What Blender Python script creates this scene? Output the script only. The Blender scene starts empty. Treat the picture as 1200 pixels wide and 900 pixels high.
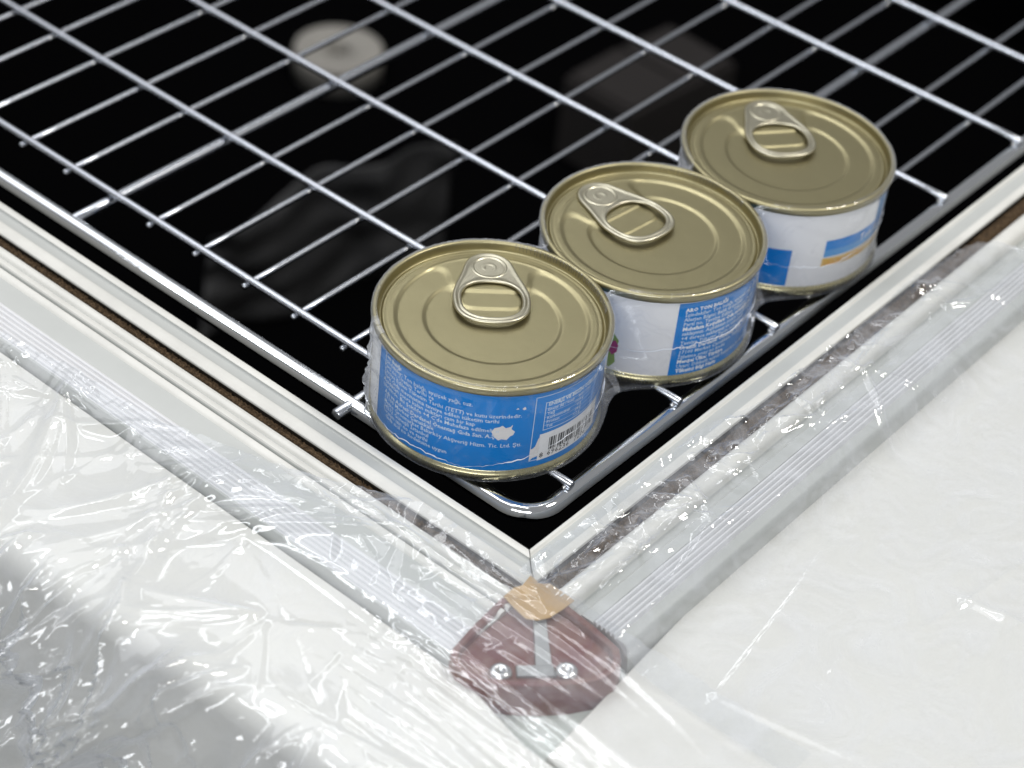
import bpy, bmesh, math, random
import numpy as np
from mathutils import Matrix, Vector

random.seed(7)
rng = np.random.default_rng(11)
MM = 0.001
sc = bpy.context.scene
col = sc.collection

# ---------------------------------------------------------------- camera
cam_d = bpy.data.cameras.new('camera')
cam = bpy.data.objects.new('camera', cam_d)
col.objects.link(cam)
sc.camera = cam
RC = np.array([[0.6414912912, -0.7615902915, 0.0920279912],
               [-0.4479587771, -0.4692740747, -0.7609959112],
               [0.6227534483, 0.4469475033, -0.6421962878]])
CPOS = np.array([-422.4998, -319.9526, 505.9008])
FPX = 2526.76
M = Matrix.Identity(4)
for i in range(3):
    M[i][0] = RC[0][i]; M[i][1] = -RC[1][i]; M[i][2] = -RC[2][i]; M[i][3] = CPOS[i] * MM
cam.matrix_world = M
cam_d.sensor_width = 36.0
cam_d.lens = FPX * 36.0 / 1200.0
cam_d.clip_start = 0.02
cam_d.clip_end = 50.0
cam_d.dof.use_dof = True
cam_d.dof.focus_distance = 0.742
cam_d.dof.aperture_fstop = 9.0

# ---------------------------------------------------------------- light
world = bpy.data.worlds.new('World'); sc.world = world; world.use_nodes = True
bg = world.node_tree.nodes['Background']
bg.inputs['Color'].default_value = (0.97, 0.98, 1.0, 1)
bg.inputs['Strength'].default_value = 0.30

def area(name, loc, target, sx, sy, power, color=(1, 1, 1)):
    d = bpy.data.lights.new(name, 'AREA'); d.shape = 'RECTANGLE'
    d.size = sx; d.size_y = sy; d.energy = power; d.color = color
    o = bpy.data.objects.new(name, d); col.objects.link(o)
    o.location = loc
    o.rotation_euler = (Vector(target) - Vector(loc)).to_track_quat('-Z', 'Y').to_euler()
    return o
TGT = (0.10, 0.03, 0.0)
area('key_lamp', (0.80, -0.62, 1.60), TGT, 0.30, 0.30, 15, (1.0, 0.97, 0.92))
area('ceiling_panel', (0.2, 1.2, 2.3), TGT, 2.2, 2.2, 25, (0.95, 0.96, 1.0))
area('unseen_strip', (0.1, 0.5, 2.0), TGT, 0.12, 1.3, 7, (0.95, 0.97, 1.0))  # unseen strip put in for thin glints on film and chrome
area('unseen_strip', (0.9, 0.75, 1.5), TGT, 0.06, 1.3, 1.8, (0.95, 0.97, 1.0))  # dim unseen strip added for glints along the film folds
area('unseen_strip', (-0.75, 1.0, 1.7), TGT, 0.10, 1.4, 6, (0.95, 0.97, 1.0))  # another unseen strip for thin glint lines
area('unseen_strip', (-1.25, -0.75, 1.15), TGT, 1.3, 0.35, 18, (0.95, 0.97, 1.0))  # unseen fill added to brighten can labels and side panel

vs = sc.view_settings
vs.view_transform = 'Standard'; vs.look = 'None'; vs.exposure = 0.0; vs.gamma = 1.0
vs.use_curve_mapping = False
sc.cycles.use_denoising = True
sc.cycles.max_bounces = 14
sc.cycles.transparent_max_bounces = 24
sc.cycles.glossy_bounces = 6
sc.cycles.caustics_reflective = False
sc.cycles.caustics_refractive = False

# ---------------------------------------------------------------- helpers
def mesh_obj(name, V, F, mat, parent=None, smooth=True, origin=None):
    """V in mm (world); mesh is stored relative to the parent's or the given base point"""
    base = np.zeros(3)
    if parent is not None:
        base = ORG[parent.name]
    elif origin is not None:
        base = np.array(origin, float)
    V = np.asarray(V, float)
    me = bpy.data.meshes.new(name)
    me.from_pydata(((V - base) * MM).tolist(), [], [list(map(int, f)) for f in F])
    me.polygons.foreach_set('use_smooth', [smooth] * len(me.polygons))
    me.materials.append(mat)
    me.update()
    o = bpy.data.objects.new(name, me); col.objects.link(o)
    if parent is not None:
        o.parent = parent
    else:
        o.location = Vector(base * MM)
    ORG[o.name] = base
    return o

ORG = {}
U0 = np.random.default_rng(77)
def empty(name, loc, label, cat, group=None):
    o = bpy.data.objects.new(name, None); col.objects.link(o)
    o.location = Vector(np.array(loc, float) * MM); ORG[o.name] = np.array(loc, float)
    o.empty_display_size = 0.01
    tag(o, label, cat, group)
    return o

def tag(o, label=None, cat=None, group=None, kind=None):
    if label: o['label'] = label
    if cat: o['category'] = cat
    if group: o['group'] = group
    if kind: o['kind'] = kind
    return o

class MB:
    def __init__(s): s.V = []; s.F = []; s.n = 0
    def add(s, V, F):
        V = np.asarray(V, float)
        s.V.append(V); s.F += [[i + s.n for i in f] for f in F]; s.n += len(V)
        return s
    def build(s, name, mat, parent=None, smooth=True, origin=None):
        return mesh_obj(name, np.concatenate(s.V), s.F, mat, parent, smooth, origin)

def tube(path, r, n=12, caps=True, closed=False):
    P = np.asarray(path, float); N = len(P)
    rr = np.full(N, r) if np.isscalar(r) else np.asarray(r)
    V = []; F = []
    T = np.zeros_like(P)
    for i in range(N):
        a = P[(i - 1) % N] if (closed or i > 0) else P[i]
        b = P[(i + 1) % N] if (closed or i < N - 1) else P[i]
        T[i] = (b - a) / (np.linalg.norm(b - a) + 1e-12)
    up = np.array([0, 0, 1.0]) if abs(T[0][2]) < 0.9 else np.array([1.0, 0, 0])
    for i in range(N):
        a = np.cross(T[i], up); a /= np.linalg.norm(a); b = np.cross(a, T[i])
        up = b
        for k in range(n):
            t = 2 * math.pi * k / n
            V.append(P[i] + rr[i] * (math.cos(t) * a + math.sin(t) * b))
    for i in range(N if closed else N - 1):
        for k in range(n):
            j = (i + 1) % N
            F.append([i * n + k, i * n + (k + 1) % n, j * n + (k + 1) % n, j * n + k])
    if caps and not closed:
        F.append(list(range(n))[::-1]); F.append([(N - 1) * n + k for k in range(n)])
    return V, F

def rod(A, B, r, n=12, ch=0.35):
    """straight rod with slightly rounded ends"""
    A = np.array(A, float); B = np.array(B, float); d = (B - A) / np.linalg.norm(B - A)
    P = [A, A + d * ch * r * .3, A + d * ch * r, B - d * ch * r, B - d * ch * r * .3, B]
    return tube(P, [r * (1 - ch), r * (1 - ch * .4), r, r, r * (1 - ch * .4), r * (1 - ch)], n)

def lathe(prof, c, n=128, a0=0, a1=2 * math.pi, closed=True):
    prof = np.asarray(prof, float); m = len(prof); V = []; F = []
    k = n if closed else n + 1
    for i in range(k):
        t = a0 + (a1 - a0) * i / n
        for r, z in prof: V.append((c[0] + r * math.cos(t), c[1] + r * math.sin(t), z))
    for i in range(n):
        j = (i + 1) % k
        for q in range(m - 1):
            F.append([i * m + q, j * m + q, j * m + q + 1, i * m + q + 1])
    return V, F

def prism(poly, z0, z1, bev=0.0):
    poly = np.asarray(poly, float); n = len(poly)
    c = poly.mean(0); V = []; F = []
    rings = [(z0, 0), (z1 - bev, 0)]
    if bev: rings += [(z1 - bev * .3, bev * .3), (z1, bev)]
    for z, ins in rings:
        for p in poly:
            d = c - p; d /= np.linalg.norm(d)
            q = p + d * ins * 1.2; V.append((q[0], q[1], z))
    for r in range(len(rings) - 1):
        for k in range(n):
            F.append([r * n + k, r * n + (k + 1) % n, (r + 1) * n + (k + 1) % n, (r + 1) * n + k])
    F.append([k for k in range(n)][::-1]); F.append([(len(rings) - 1) * n + k for k in range(n)])
    return V, F

# gradient noise -------------------------------------------------
_perm = np.random.default_rng(5).permutation(4096)
def _h(ix, iy, s):
    return _perm[(ix + _perm[(iy + s * 131) & 4095]) & 4095]
def perlin(x, y, s=0):
    x = np.asarray(x, float); y = np.asarray(y, float)
    ix = np.floor(x).astype(int); iy = np.floor(y).astype(int); fx = x - ix; fy = y - iy
    u = fx**3 * (fx * (fx * 6 - 15) + 10); v = fy**3 * (fy * (fy * 6 - 15) + 10)
    def g(dx, dy):
        a = _h(ix + dx, iy + dy, s) * (2 * np.pi / 4096)
        return np.cos(a) * (fx - dx) + np.sin(a) * (fy - dy)
    a = g(0, 0) * (1 - u) + g(1, 0) * u; b = g(0, 1) * (1 - u) + g(1, 1) * u
    return (a * (1 - v) + b * v) * 1.5
def ridged(x, y, s=0):
    return 1 - np.minimum(1, np.abs(perlin(x, y, s)) * 2.2)
def sstep(a, b, x):
    t = np.clip((x - a) / (b - a), 0, 1); return t * t * (3 - 2 * t)

# ---------------------------------------------------------------- materials
def mat(name, base=(.8, .8, .8), rough=.5, metal=0.0, spec=.5, coat=0.0, var=0.0, vscale=60, bump=0.0, bscale=400, rvar=0.0, col2=None):
    m = bpy.data.materials.new(name); m.use_nodes = True
    nt = m.node_tree; b = nt.nodes['Principled BSDF']
    b.inputs['Base Color'].default_value = (*base, 1); b.inputs['Roughness'].default_value = rough
    b.inputs['Metallic'].default_value = metal; b.inputs['Specular IOR Level'].default_value = spec
    b.inputs['Coat Weight'].default_value = coat
    tc = nt.nodes.new('ShaderNodeTexCoord')
    if var or rvar:
        n = nt.nodes.new('ShaderNodeTexNoise'); n.inputs['Scale'].default_value = vscale
        n.inputs['Detail'].default_value = 6; n.inputs['Roughness'].default_value = .65
        nt.links.new(tc.outputs['Object'], n.inputs['Vector'])
        if var:
            r = nt.nodes.new('ShaderNodeValToRGB')
            c2 = col2 or tuple(x * (1 - var) for x in base)
            r.color_ramp.elements[0].position = .3; r.color_ramp.elements[0].color = (*c2, 1)
            r.color_ramp.elements[1].position = .62; r.color_ramp.elements[1].color = (*base, 1)
            nt.links.new(n.outputs['Fac'], r.inputs['Fac']); nt.links.new(r.outputs['Color'], b.inputs['Base Color'])
        if rvar:
            mr = nt.nodes.new('ShaderNodeMapRange')
            mr.inputs['To Min'].default_value = max(.02, rough - rvar); mr.inputs['To Max'].default_value = rough + rvar
            nt.links.new(n.outputs['Fac'], mr.inputs['Value']); nt.links.new(mr.outputs['Result'], b.inputs['Roughness'])
    if bump:
        n2 = nt.nodes.new('ShaderNodeTexNoise'); n2.inputs['Scale'].default_value = bscale; n2.inputs['Detail'].default_value = 4
        bp = nt.nodes.new('ShaderNodeBump'); bp.inputs['Strength'].default_value = bump; bp.inputs['Distance'].default_value = .0004
        nt.links.new(tc.outputs['Object'], n2.inputs['Vector']); nt.links.new(n2.outputs['Fac'], bp.inputs['Height'])
        nt.links.new(bp.outputs['Normal'], b.inputs['Normal'])
    return m

def film_mat(name, haze=.08, streak=90, gloss=2.0, tint=(.97, .98, .985), bump=.25, bscale=260, hue=(.88, .90, .95), rough=.05, graze=.45, lo=.42, hi=.75, top=2.6):
    m = bpy.data.materials.new(name); m.use_nodes = True
    nt = m.node_tree; N = nt.nodes; L = nt.links
    for n in list(N): N.remove(n)
    out = N.new('ShaderNodeOutputMaterial'); tc = N.new('ShaderNodeTexCoord')
    tr = N.new('ShaderNodeBsdfTransparent'); tr.inputs['Color'].default_value = (*tint, 1)
    gl = N.new('ShaderNodeBsdfGlossy'); gl.inputs['Roughness'].default_value = rough
    gl.inputs['Color'].default_value = (1, 1, 1, 1)
    df = N.new('ShaderNodeBsdfDiffuse'); df.inputs['Color'].default_value = (*hue, 1)
    tl = N.new('ShaderNodeBsdfTranslucent'); tl.inputs['Color'].default_value = (*hue, 1)
    mixd = N.new('ShaderNodeMixShader'); mixd.inputs[0].default_value = .35
    L.new(df.outputs[0], mixd.inputs[1]); L.new(tl.outputs[0], mixd.inputs[2])
    nz = N.new('ShaderNodeTexNoise'); nz.inputs['Scale'].default_value = bscale; nz.inputs['Detail'].default_value = 3
    nz.inputs['Distortion'].default_value = 1.2
    bp = N.new('ShaderNodeBump'); bp.inputs['Strength'].default_value = bump; bp.inputs['Distance'].default_value = .0006
    L.new(tc.outputs['Object'], nz.inputs['Vector']); L.new(nz.outputs['Fac'], bp.inputs['Height'])
    L.new(bp.outputs['Normal'], gl.inputs['Normal'])
    # thin sheet: Schlick reflectance from both faces (no total internal reflection)
    fr = N.new('ShaderNodeLayerWeight'); fr.inputs['Blend'].default_value = .5
    L.new(bp.outputs['Normal'], fr.inputs['Normal'])
    pw = N.new('ShaderNodeMath'); pw.operation = 'POWER'; pw.inputs[1].default_value = 5.0
    L.new(fr.outputs['Facing'], pw.inputs[0])
    fm = N.new('ShaderNodeMath'); fm.operation = 'MULTIPLY_ADD'; fm.use_clamp = True
    fm.inputs[1].default_value = .9; fm.inputs[2].default_value = .04 * gloss
    L.new(pw.outputs[0], fm.inputs[0])
    # milky stress marks in the film
    w = N.new('ShaderNodeTexNoise'); w.inputs['Scale'].default_value = streak; w.inputs['Detail'].default_value = 7
    w.inputs['Roughness'].default_value = .7; w.inputs['Distortion'].default_value = 1.5
    L.new(tc.outputs['Object'], w.inputs['Vector'])
    mr = N.new('ShaderNodeMapRange'); mr.inputs['From Min'].default_value = lo; mr.inputs['From Max'].default_value = hi
    mr.inputs['To Min'].default_value = haze * .35; mr.inputs['To Max'].default_value = haze * top
    L.new(w.outputs['Fac'], mr.inputs['Value'])
    p2 = N.new('ShaderNodeMath'); p2.operation = 'POWER'; p2.inputs[1].default_value = 2.5
    L.new(fr.outputs['Facing'], p2.inputs[0])
    hz = N.new('ShaderNodeMath'); hz.operation = 'MULTIPLY_ADD'; hz.use_clamp = True; hz.inputs[1].default_value = graze
    L.new(p2.outputs[0], hz.inputs[0]); L.new(mr.outputs['Result'], hz.inputs[2])
    tmx = N.new('ShaderNodeMix'); tmx.data_type = 'RGBA'
    tmx.inputs[6].default_value = (*tint, 1); tmx.inputs[7].default_value = (.72, .75, .76, 1)
    L.new(p2.outputs[0], tmx.inputs[0]); L.new(tmx.outputs[2], tr.inputs['Color'])
    m1 = N.new('ShaderNodeMixShader'); L.new(hz.outputs[0], m1.inputs[0]); L.new(tr.outputs[0], m1.inputs[1]); L.new(mixd.outputs[0], m1.inputs[2])
    m2 = N.new('ShaderNodeMixShader'); L.new(fm.outputs[0], m2.inputs[0]); L.new(m1.outputs[0], m2.inputs[1]); L.new(gl.outputs[0], m2.inputs[2])
    L.new(m2.outputs[0], out.inputs['Surface'])
    return m

m_chrome = mat('chrome_plating', (.50, .52, .56), .25, 1.0)
m_rail = mat('polished_chrome', (.76, .78, .80), .07, 1.0, rvar=.04, vscale=400, bump=.04, bscale=600)
m_weld = mat('weld_metal', (.75, .74, .72), .25, 1.0, bump=.4, bscale=1500)
m_gold = mat('gold_lacquered_tin', (.350, .313, .182), .40, 1.0, rvar=.05, vscale=700, bump=.06, bscale=1800)
m_goldrim = mat('gold_tin_seam', (.47, .43, .26), .28, 1.0, rvar=.08, vscale=300)
m_tab = mat('gold_ring_pull_tin', (.50, .47, .36), .36, 1.0, rvar=.06, vscale=900, bump=.05, bscale=2500)
m_blue = mat('blue_label_paper', (0.0, .225, .68), .5, spec=.10, var=.08, vscale=120)
m_blue2 = mat('mid_blue_print', (.05, .31, .70), .35)
m_white = mat('white_label_paper', (.88, .88, .89), .45, coat=.1)
m_ink = mat('white_print', (.62, .74, .88), .6)
m_inkb = mat('bold_white_print', (.90, .93, .96), .6)
m_black = mat('black_print', (.015, .015, .018), .5)
m_yellow = mat('yellow_print', (.75, .45, .05), .5, var=.5, vscale=420, col2=(.75, .62, .35))
m_green = mat('green_print', (.25, .38, .10), .5)
m_mag = mat('magenta_print', (.35, .03, .16), .5)
m_torn = mat('torn_paper', (.80, .78, .77), .9, bump=.3, bscale=1500)
m_cream = mat('cream_coated_aluminium', (.62, .612, .57), .36, var=.14, vscale=40, rvar=.10, bump=.05, bscale=700)
m_flat = mat('grey_coated_aluminium', (.44, .45, .43), .42, var=.08, vscale=18, rvar=.06)
m_ridge = mat('white_plastic_strip', (.63, .63, .635), .38, var=.08, vscale=30)
m_ledge = mat('shade_grey_plastic', (.46, .49, .46), .45, var=.12, vscale=14)
m_panel = mat('white_enamel_sheet', (.645, .635, .595), .42, var=.07, vscale=7, rvar=.06)
m_brush = mat('brown_pile', (.095, .062, .034), .9, spec=.15, var=.7, vscale=900, col2=(.02, .013, .008))
m_slot = mat('slot_shade', (.02, .016, .012), .8, spec=.1)  # dark colour stands in for shade down in the brush slots
m_burg = mat('burgundy_plastic', (.115, .022, .024), .34, var=.35, vscale=85, col2=(.20, .11, .08), bump=.25, bscale=300)
m_tan = mat('tan_tape', (.43, .275, .11), .45, var=.25, vscale=90, bump=.2, bscale=500)
m_screw = mat('zinc_screw', (.72, .73, .72), .22, 1.0)
m_bracket = mat('grey_metal_bracket', (.38, .39, .385), .4, .5, var=.3, vscale=120)
m_liner = mat('unlit_liner', (.0018, .0018, .002), .9, spec=0.0)
m_film = film_mat('clear_wrap', haze=.10, streak=30, gloss=1.5, bump=.05, rough=.07, graze=.75)
m_film2 = film_mat('clear_wrap_tight', haze=.13, streak=40, gloss=1.8, bump=.05, rough=.07, graze=.6)
m_shrink = film_mat('shrink_wrap', haze=.004, tint=(.99, .99, .992), streak=60, gloss=1.0, lo=.54, hi=.72, top=45, bump=.15, bscale=140, rough=.06, graze=.6)
m_crimp = film_mat('crimped_film', haze=.10, streak=200, gloss=3.0, rough=.12, graze=.4, tint=(.80, .78, .74))
m_neck = film_mat('loose_shrink_wrap', haze=.16, streak=70, gloss=1.8, bump=.08, rough=.08, graze=.5)
m_seam = mat('milky_film_seam', (.75, .78, .84), .3, spec=.8)
m_paperroll = mat('pale_paper', (.30, .285, .255), .8, var=.15, vscale=20)
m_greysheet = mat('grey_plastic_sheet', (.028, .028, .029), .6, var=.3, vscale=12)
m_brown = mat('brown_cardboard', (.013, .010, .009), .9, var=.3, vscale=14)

# ---------------------------------------------------------------- floor below the cabinet
m_floor = mat('dark_floor', (.035, .035, .037), .6, var=.4, vscale=3)
fl = mesh_obj('floor', [(-2500, -2500, -505), (2500, -2500, -505), (2500, 2500, -505), (-2500, 2500, -505)], [[0, 1, 2, 3]], m_floor)
fl['kind'] = 'structure'
# ---------------------------------------------------------------- the cabinet the rack sits in
FX, FY, ZT = 0.0, -31.7, 8.0
cab = empty('cabinet', (0, -31.7, -500), 'cream and white cabinet rim with brush seals, wrapped in clear film, around the rack', 'cabinet')

def profile_left():
    P = [(0, -20), (0, 7.2), (.25, 7.8), (.8, 8.05), (2.6, 8.05), (3.1, 7.8), (3.3, 7.0), (3.7, 6.7), (7.6, 6.9), (8.1, 7.2), (8.3, 7.9), (8.8, 8.1), (10.5, 7.85), (12.9, 8.0), (13.3, 7.7), (13.4, 7.0),
         (13.4, 1.5), (18.6, 1.5), (18.6, 7.4), (18.9, 8.2), (19.8, 8.75), (21.0, 8.7), (21.9, 8.2), (22.3, 7.5), (22.7, 7.4), (23.0, 8.0), (23.6, 8.35), (25.3, 8.3), (25.8, 7.8), (26.0, 6.4), (26.7, 6.3), (27.0, 7.9), (27.6, 8.5), (29.4, 8.4), (30.1, 7.9), (30.5, 7.5), (40, 7.5)]
    for k in range(6):
        o = 40.2 + k * 2.05
        P += [(o, 7.45), (o + .25, 8.0), (o + .8, 8.25), (o + 1.35, 8.0), (o + 1.6, 7.45), (o + 1.75, 7.3)]
    P += [(52.7, 7.6), (53.3, 7.2), (53.8, 5.5), (54.6, -4.2)]
    return P
def profile_right():
    P = [(0, -20), (0, 7.2), (.25, 7.8), (.7, 8.05), (1.5, 8.0), (1.9, 7.5), (2.3, 7.2), (5.5, 7.5), (8.0, 8.3), (10.0, 8.4), (11.1, 8.0), (11.4, 7.2), (11.4, 1.5), (18.8, 1.5), (18.8, 7.3), (19.2, 8.4), (20.3, 9.3), (21.8, 9.6), (23.3, 9.4), (24.8, 8.6), (25.8, 7.4), (26.1, 5.0), (26.5, 4.2), (30.0, 4.4), (30.4, 5.2), (30.7, 7.1), (31.2, 7.6), (35.4, 7.6)]
    for k in range(5):
        o = 35.8 + k * 1.85
        P += [(o, 6.9), (o + .15, 8.0), (o + .5, 8.4), (o + 1.0, 8.4), (o + 1.3, 8.0), (o + 1.42, 6.9), (o + 1.6, 6.7)]
    P += [(45.3, 7.5), (48.6, 7.2), (49.4, 6.6), (50.2, 5.0), (51.5, -4.2)]
    return P

def extrude_profile(P, side, far):
    V = []; F = []; n = len(P)
    ts = [0, .02, .05, .1, .2, .35, .5, .7, 1.0]
    for t in ts:
        for o, z in P:
            if side == 'l':
                e = FY - o - (-.25) if o < 15 else FY - 14.75 + 2 * min(1, (o - 15) / 3)
                V.append((FX - o, e + (far - e) * t, z))
            else:
                e = FX - o + .25 if o < 13 else -12.75 + 2 * min(1, (o - 13) / 3)
                V.append((e + (far - e) * t, FY - o, z))
    for i in range(len(ts) - 1):
        for k in range(n - 1):
            q = [i * n + k, (i + 1) * n + k, (i + 1) * n + k + 1, i * n + k + 1]
            F.append(q if side == 'l' else q[::-1])
    F.append([k for k in range(n)])
    return V, F

V, F = extrude_profile(profile_left(), 'l', 620)
rimL = mesh_obj('rim_profile', V, F, m_cream, cab, smooth=False)
V, F = extrude_profile(profile_right(), 'r', 800)
rimR = mesh_obj('rim_profile', V, F, m_cream, cab, smooth=False)
def autosmooth(o, ang=40):
    me = o.data
    bm = bmesh.new(); bm.from_mesh(me)
    for e in bm.edges:
        if len(e.link_faces) == 2:
            e.smooth = e.calc_face_angle(0) < math.radians(ang)
    for f in bm.faces: f.smooth = True
    bm.to_mesh(me); bm.free()
autosmooth(rimL, 38); autosmooth(rimR, 38)
def paint(o, P, rules):
    mats = [m_cream, m_flat, m_ridge, m_slot]
    for m in mats[1:]: o.data.materials.append(m)
    n = len(P) - 1; idx = []
    for q in range(n):
        om = (P[q][0] + P[q + 1][0]) / 2; zm = (P[q][1] + P[q + 1][1]) / 2; k = 0
        for a, b, zmax, i in rules:
            if a <= om <= b and zm <= zmax: k = i
        idx.append(k)
    for p in o.data.polygons:
        if p.index < n * 8: p.material_index = idx[p.index % n]
paint(rimL, profile_left(), [(3.2, 8.2, 99, 1), (13.3, 18.7, 6.9, 3), (22.2, 22.9, 99, 1), (25.9, 26.9, 99, 1), (30.5, 40.1, 99, 1), (40.1, 52.6, 99, 2), (52.6, 60, 99, 1)])
paint(rimR, profile_right(), [(2.2, 7, 99, 1), (11.3, 18.9, 6.9, 3), (26.0, 30.6, 99, 1), (31.3, 35.7, 99, 1), (35.7, 45.2, 99, 2), (45.2, 60, 99, 1)])

# brush seals lying in the slots, ribbed pile with frayed tops
def brush(side, o0, o1, far, parent):
    n = 9; step = .55; V = []; F = []
    start = FY - 16 if side == 'l' else -14
    L = np.arange(start, far, step)
    prof = np.linspace(0, 1, n)
    for i, l in enumerate(L):
        rib = .35 * (i % 2)
        for k, t in enumerate(prof):
            o = o0 + .25 + (o1 - o0 - .5) * t
            z = 3.6 + 3.4 * math.sin(math.pi * min(1, t * .8 + .15)) + rib * .5 + rng.normal(0, .22)
            if k == 1: z += .9 + rng.random() * 1.0
            ll = l + rng.normal(0, .12)
            V.append((FX - o, ll, z) if side == 'l' else (ll, FY - o, z))
    for i in range(len(L) - 1):
        for k in range(n - 1):
            q = [i * n + k, (i + 1) * n + k, (i + 1) * n + k + 1, i * n + k + 1]
            F.append(q if side == 'l' else q[::-1])
    return mesh_obj('brush_seal', V, F, m_brush, parent, smooth=False)
brush('l', 14.6, 18.6, 470, rimL)
brush('r', 12.2, 18.8, 560, rimR)

# ledge the rim stands on, its grey tone standing in for the rim's shade, and the white enamel sheets beside it (turned about 4 degrees)
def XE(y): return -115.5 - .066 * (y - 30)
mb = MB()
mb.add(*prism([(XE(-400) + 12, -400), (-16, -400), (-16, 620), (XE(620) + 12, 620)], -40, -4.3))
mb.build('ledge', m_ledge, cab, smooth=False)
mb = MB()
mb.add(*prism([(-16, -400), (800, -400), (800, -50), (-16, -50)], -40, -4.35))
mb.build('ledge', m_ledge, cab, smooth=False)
def slab(name, poly, z0, z1, r=1.2):
    V, F = prism(poly, z0, z1, r)
    return mesh_obj(name, V, F, m_panel, cab, smooth=False)
slab('top_panel', [(-58, -330), (820, -330), (820, -23), (-58, -88)], -4.1, -.6)
V = []; F = []; prof = [(14, 3.8), (11, 3.8)] + [(11 - 11 * math.sin(t), -7.2 + 11 * math.cos(t)) for t in np.linspace(.1, math.pi / 2, 10)] + [(-1.5, -14), (-14, -60), (-55, -200), (-140, -500)]
ys = [620, 300, 150, 0, -50, -60, -70, -82, -150, -400]; m_ = len(prof) + 3
for y in ys:
    xs = -55.2 - 7.5 * max(0, min(1, (-52 - y) / 30)); V.append((xs, y, -4.2)); V.append((xs, y, 3.4)); V.append((xs - .7, y, 3.8))
    for o, z in prof: V.append((XE(y) + o, y, z))
for i in range(len(ys) - 1):
    for k in range(m_ - 1): F.append([i * m_ + k, i * m_ + k + 1, (i + 1) * m_ + k + 1, (i + 1) * m_ + k])
autosmooth(mesh_obj('side_panel', V, F, m_panel, cab, smooth=True), 30)
# liner walls and floor of the well, coloured near black to look unlit
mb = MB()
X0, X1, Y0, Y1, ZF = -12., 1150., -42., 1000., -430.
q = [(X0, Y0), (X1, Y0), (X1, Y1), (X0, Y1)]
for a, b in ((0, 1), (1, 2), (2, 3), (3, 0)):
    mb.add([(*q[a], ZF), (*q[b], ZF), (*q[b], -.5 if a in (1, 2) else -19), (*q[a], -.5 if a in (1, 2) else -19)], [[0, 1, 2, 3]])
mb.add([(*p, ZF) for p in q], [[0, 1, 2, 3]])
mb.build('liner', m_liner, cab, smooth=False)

# burgundy corner cover with screws, bracket and tan tape
def rayat(u, v, z):
    d = RC.T @ np.array([(u - 600) / FPX, (v - 450) / FPX, 1.0])
    return CPOS + d * (z - CPOS[2]) / d[2]
outer = np.array([(-24, -40), (-40, -41.5), (-52.5, -43.5), (-55.5, -45.5), (-57.5, -50), (-57.5, -55), (-55, -61), (-50, -67.5), (-44, -74), (-37, -80), (-30, -84.5), (-23, -86), (-18, -84.5), (-14.5, -81), (-12.5, -70), (-11.3, -56), (-15, -46)], float)
V = []; F = []; n = len(outer); c = np.array([-33., -62.])
for z, ins in ((-4.3, -.6), (8.0, 0), (8.7, .25), (9.0, .8), (9.0, 2.2), (8.6, 2.7), (6.4, 3.2)):
    for p in outer:
        d = c - p; d /= np.linalg.norm(d); V.append((*(p + d * ins), z))
for r in range(6):
    for k in range(n): F.append([r * n + k, r * n + (k + 1) % n, (r + 1) * n + (k + 1) % n, (r + 1) * n + k])
F.append([6 * n + k for k in range(n)])
F = [f[::-1] for f in F]
cover = mesh_obj('corner_cover', V, F, m_burg, cab, smooth=False)
bm = bmesh.new(); bm.from_mesh(cover.data); bmesh.ops.recalc_face_normals(bm, faces=bm.faces); bm.to_mesh(cover.data); bm.free()
autosmooth(cover, 35)
for u, v in ((664, 789), (586, 790)):
    p = rayat(u, v, 7)
    V, F = lathe([(0, 8.6), (1.0, 8.6), (1.0, 9.1), (2.3, 9.2), (3.2, 8.8), (3.7, 8.0), (3.8, 6.3)], p, 20)
    mesh_obj('screw', V, F, m_screw, cover)
mb = MB()
a = rayat(632, 724, 7); b = rayat(637, 782, 7); d = (b - a)[:2]; d /= np.linalg.norm(d); nn = np.array([-d[1], d[0]])
mb.add(*prism([a[:2] + nn * 2, a[:2] - nn * 2, b[:2] - nn * 2.6, b[:2] + nn * 2.6], 6.3, 7.9, .5))
a = rayat(605, 787, 7)[:2]; e = rayat(650, 787, 7)[:2]; d = (e - a); d /= np.linalg.norm(d); nn = np.array([-d[1], d[0]])
mb.add(*prism([a + nn * 2.2, a - nn * 2.2, e - nn * 2.2, e + nn * 2.2], 6.3, 7.6, .5))
mb.build('bracket', m_bracket, cover, smooth=False)
tp = [rayat(u, v, 9.4)[:2] for u, v in ((622, 674), (612, 686), (602, 689), (590, 699), (602, 712), (616, 725), (630, 727), (644, 724), (660, 714), (673, 704), (658, 693), (644, 684), (632, 684))]
V, F = prism(tp, 9.1, 9.55, .1)
mesh_obj('tape', V, F, m_tan, cab, smooth=False)

# ---------------------------------------------------------------- wire rack
rack = empty('wire_rack', (21.4, -16.5, -8.5), 'chrome wire shelf rack lying over the dark well', 'wire rack')
RX, RY, RZ = 21.2, -16.6, -5.0
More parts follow.
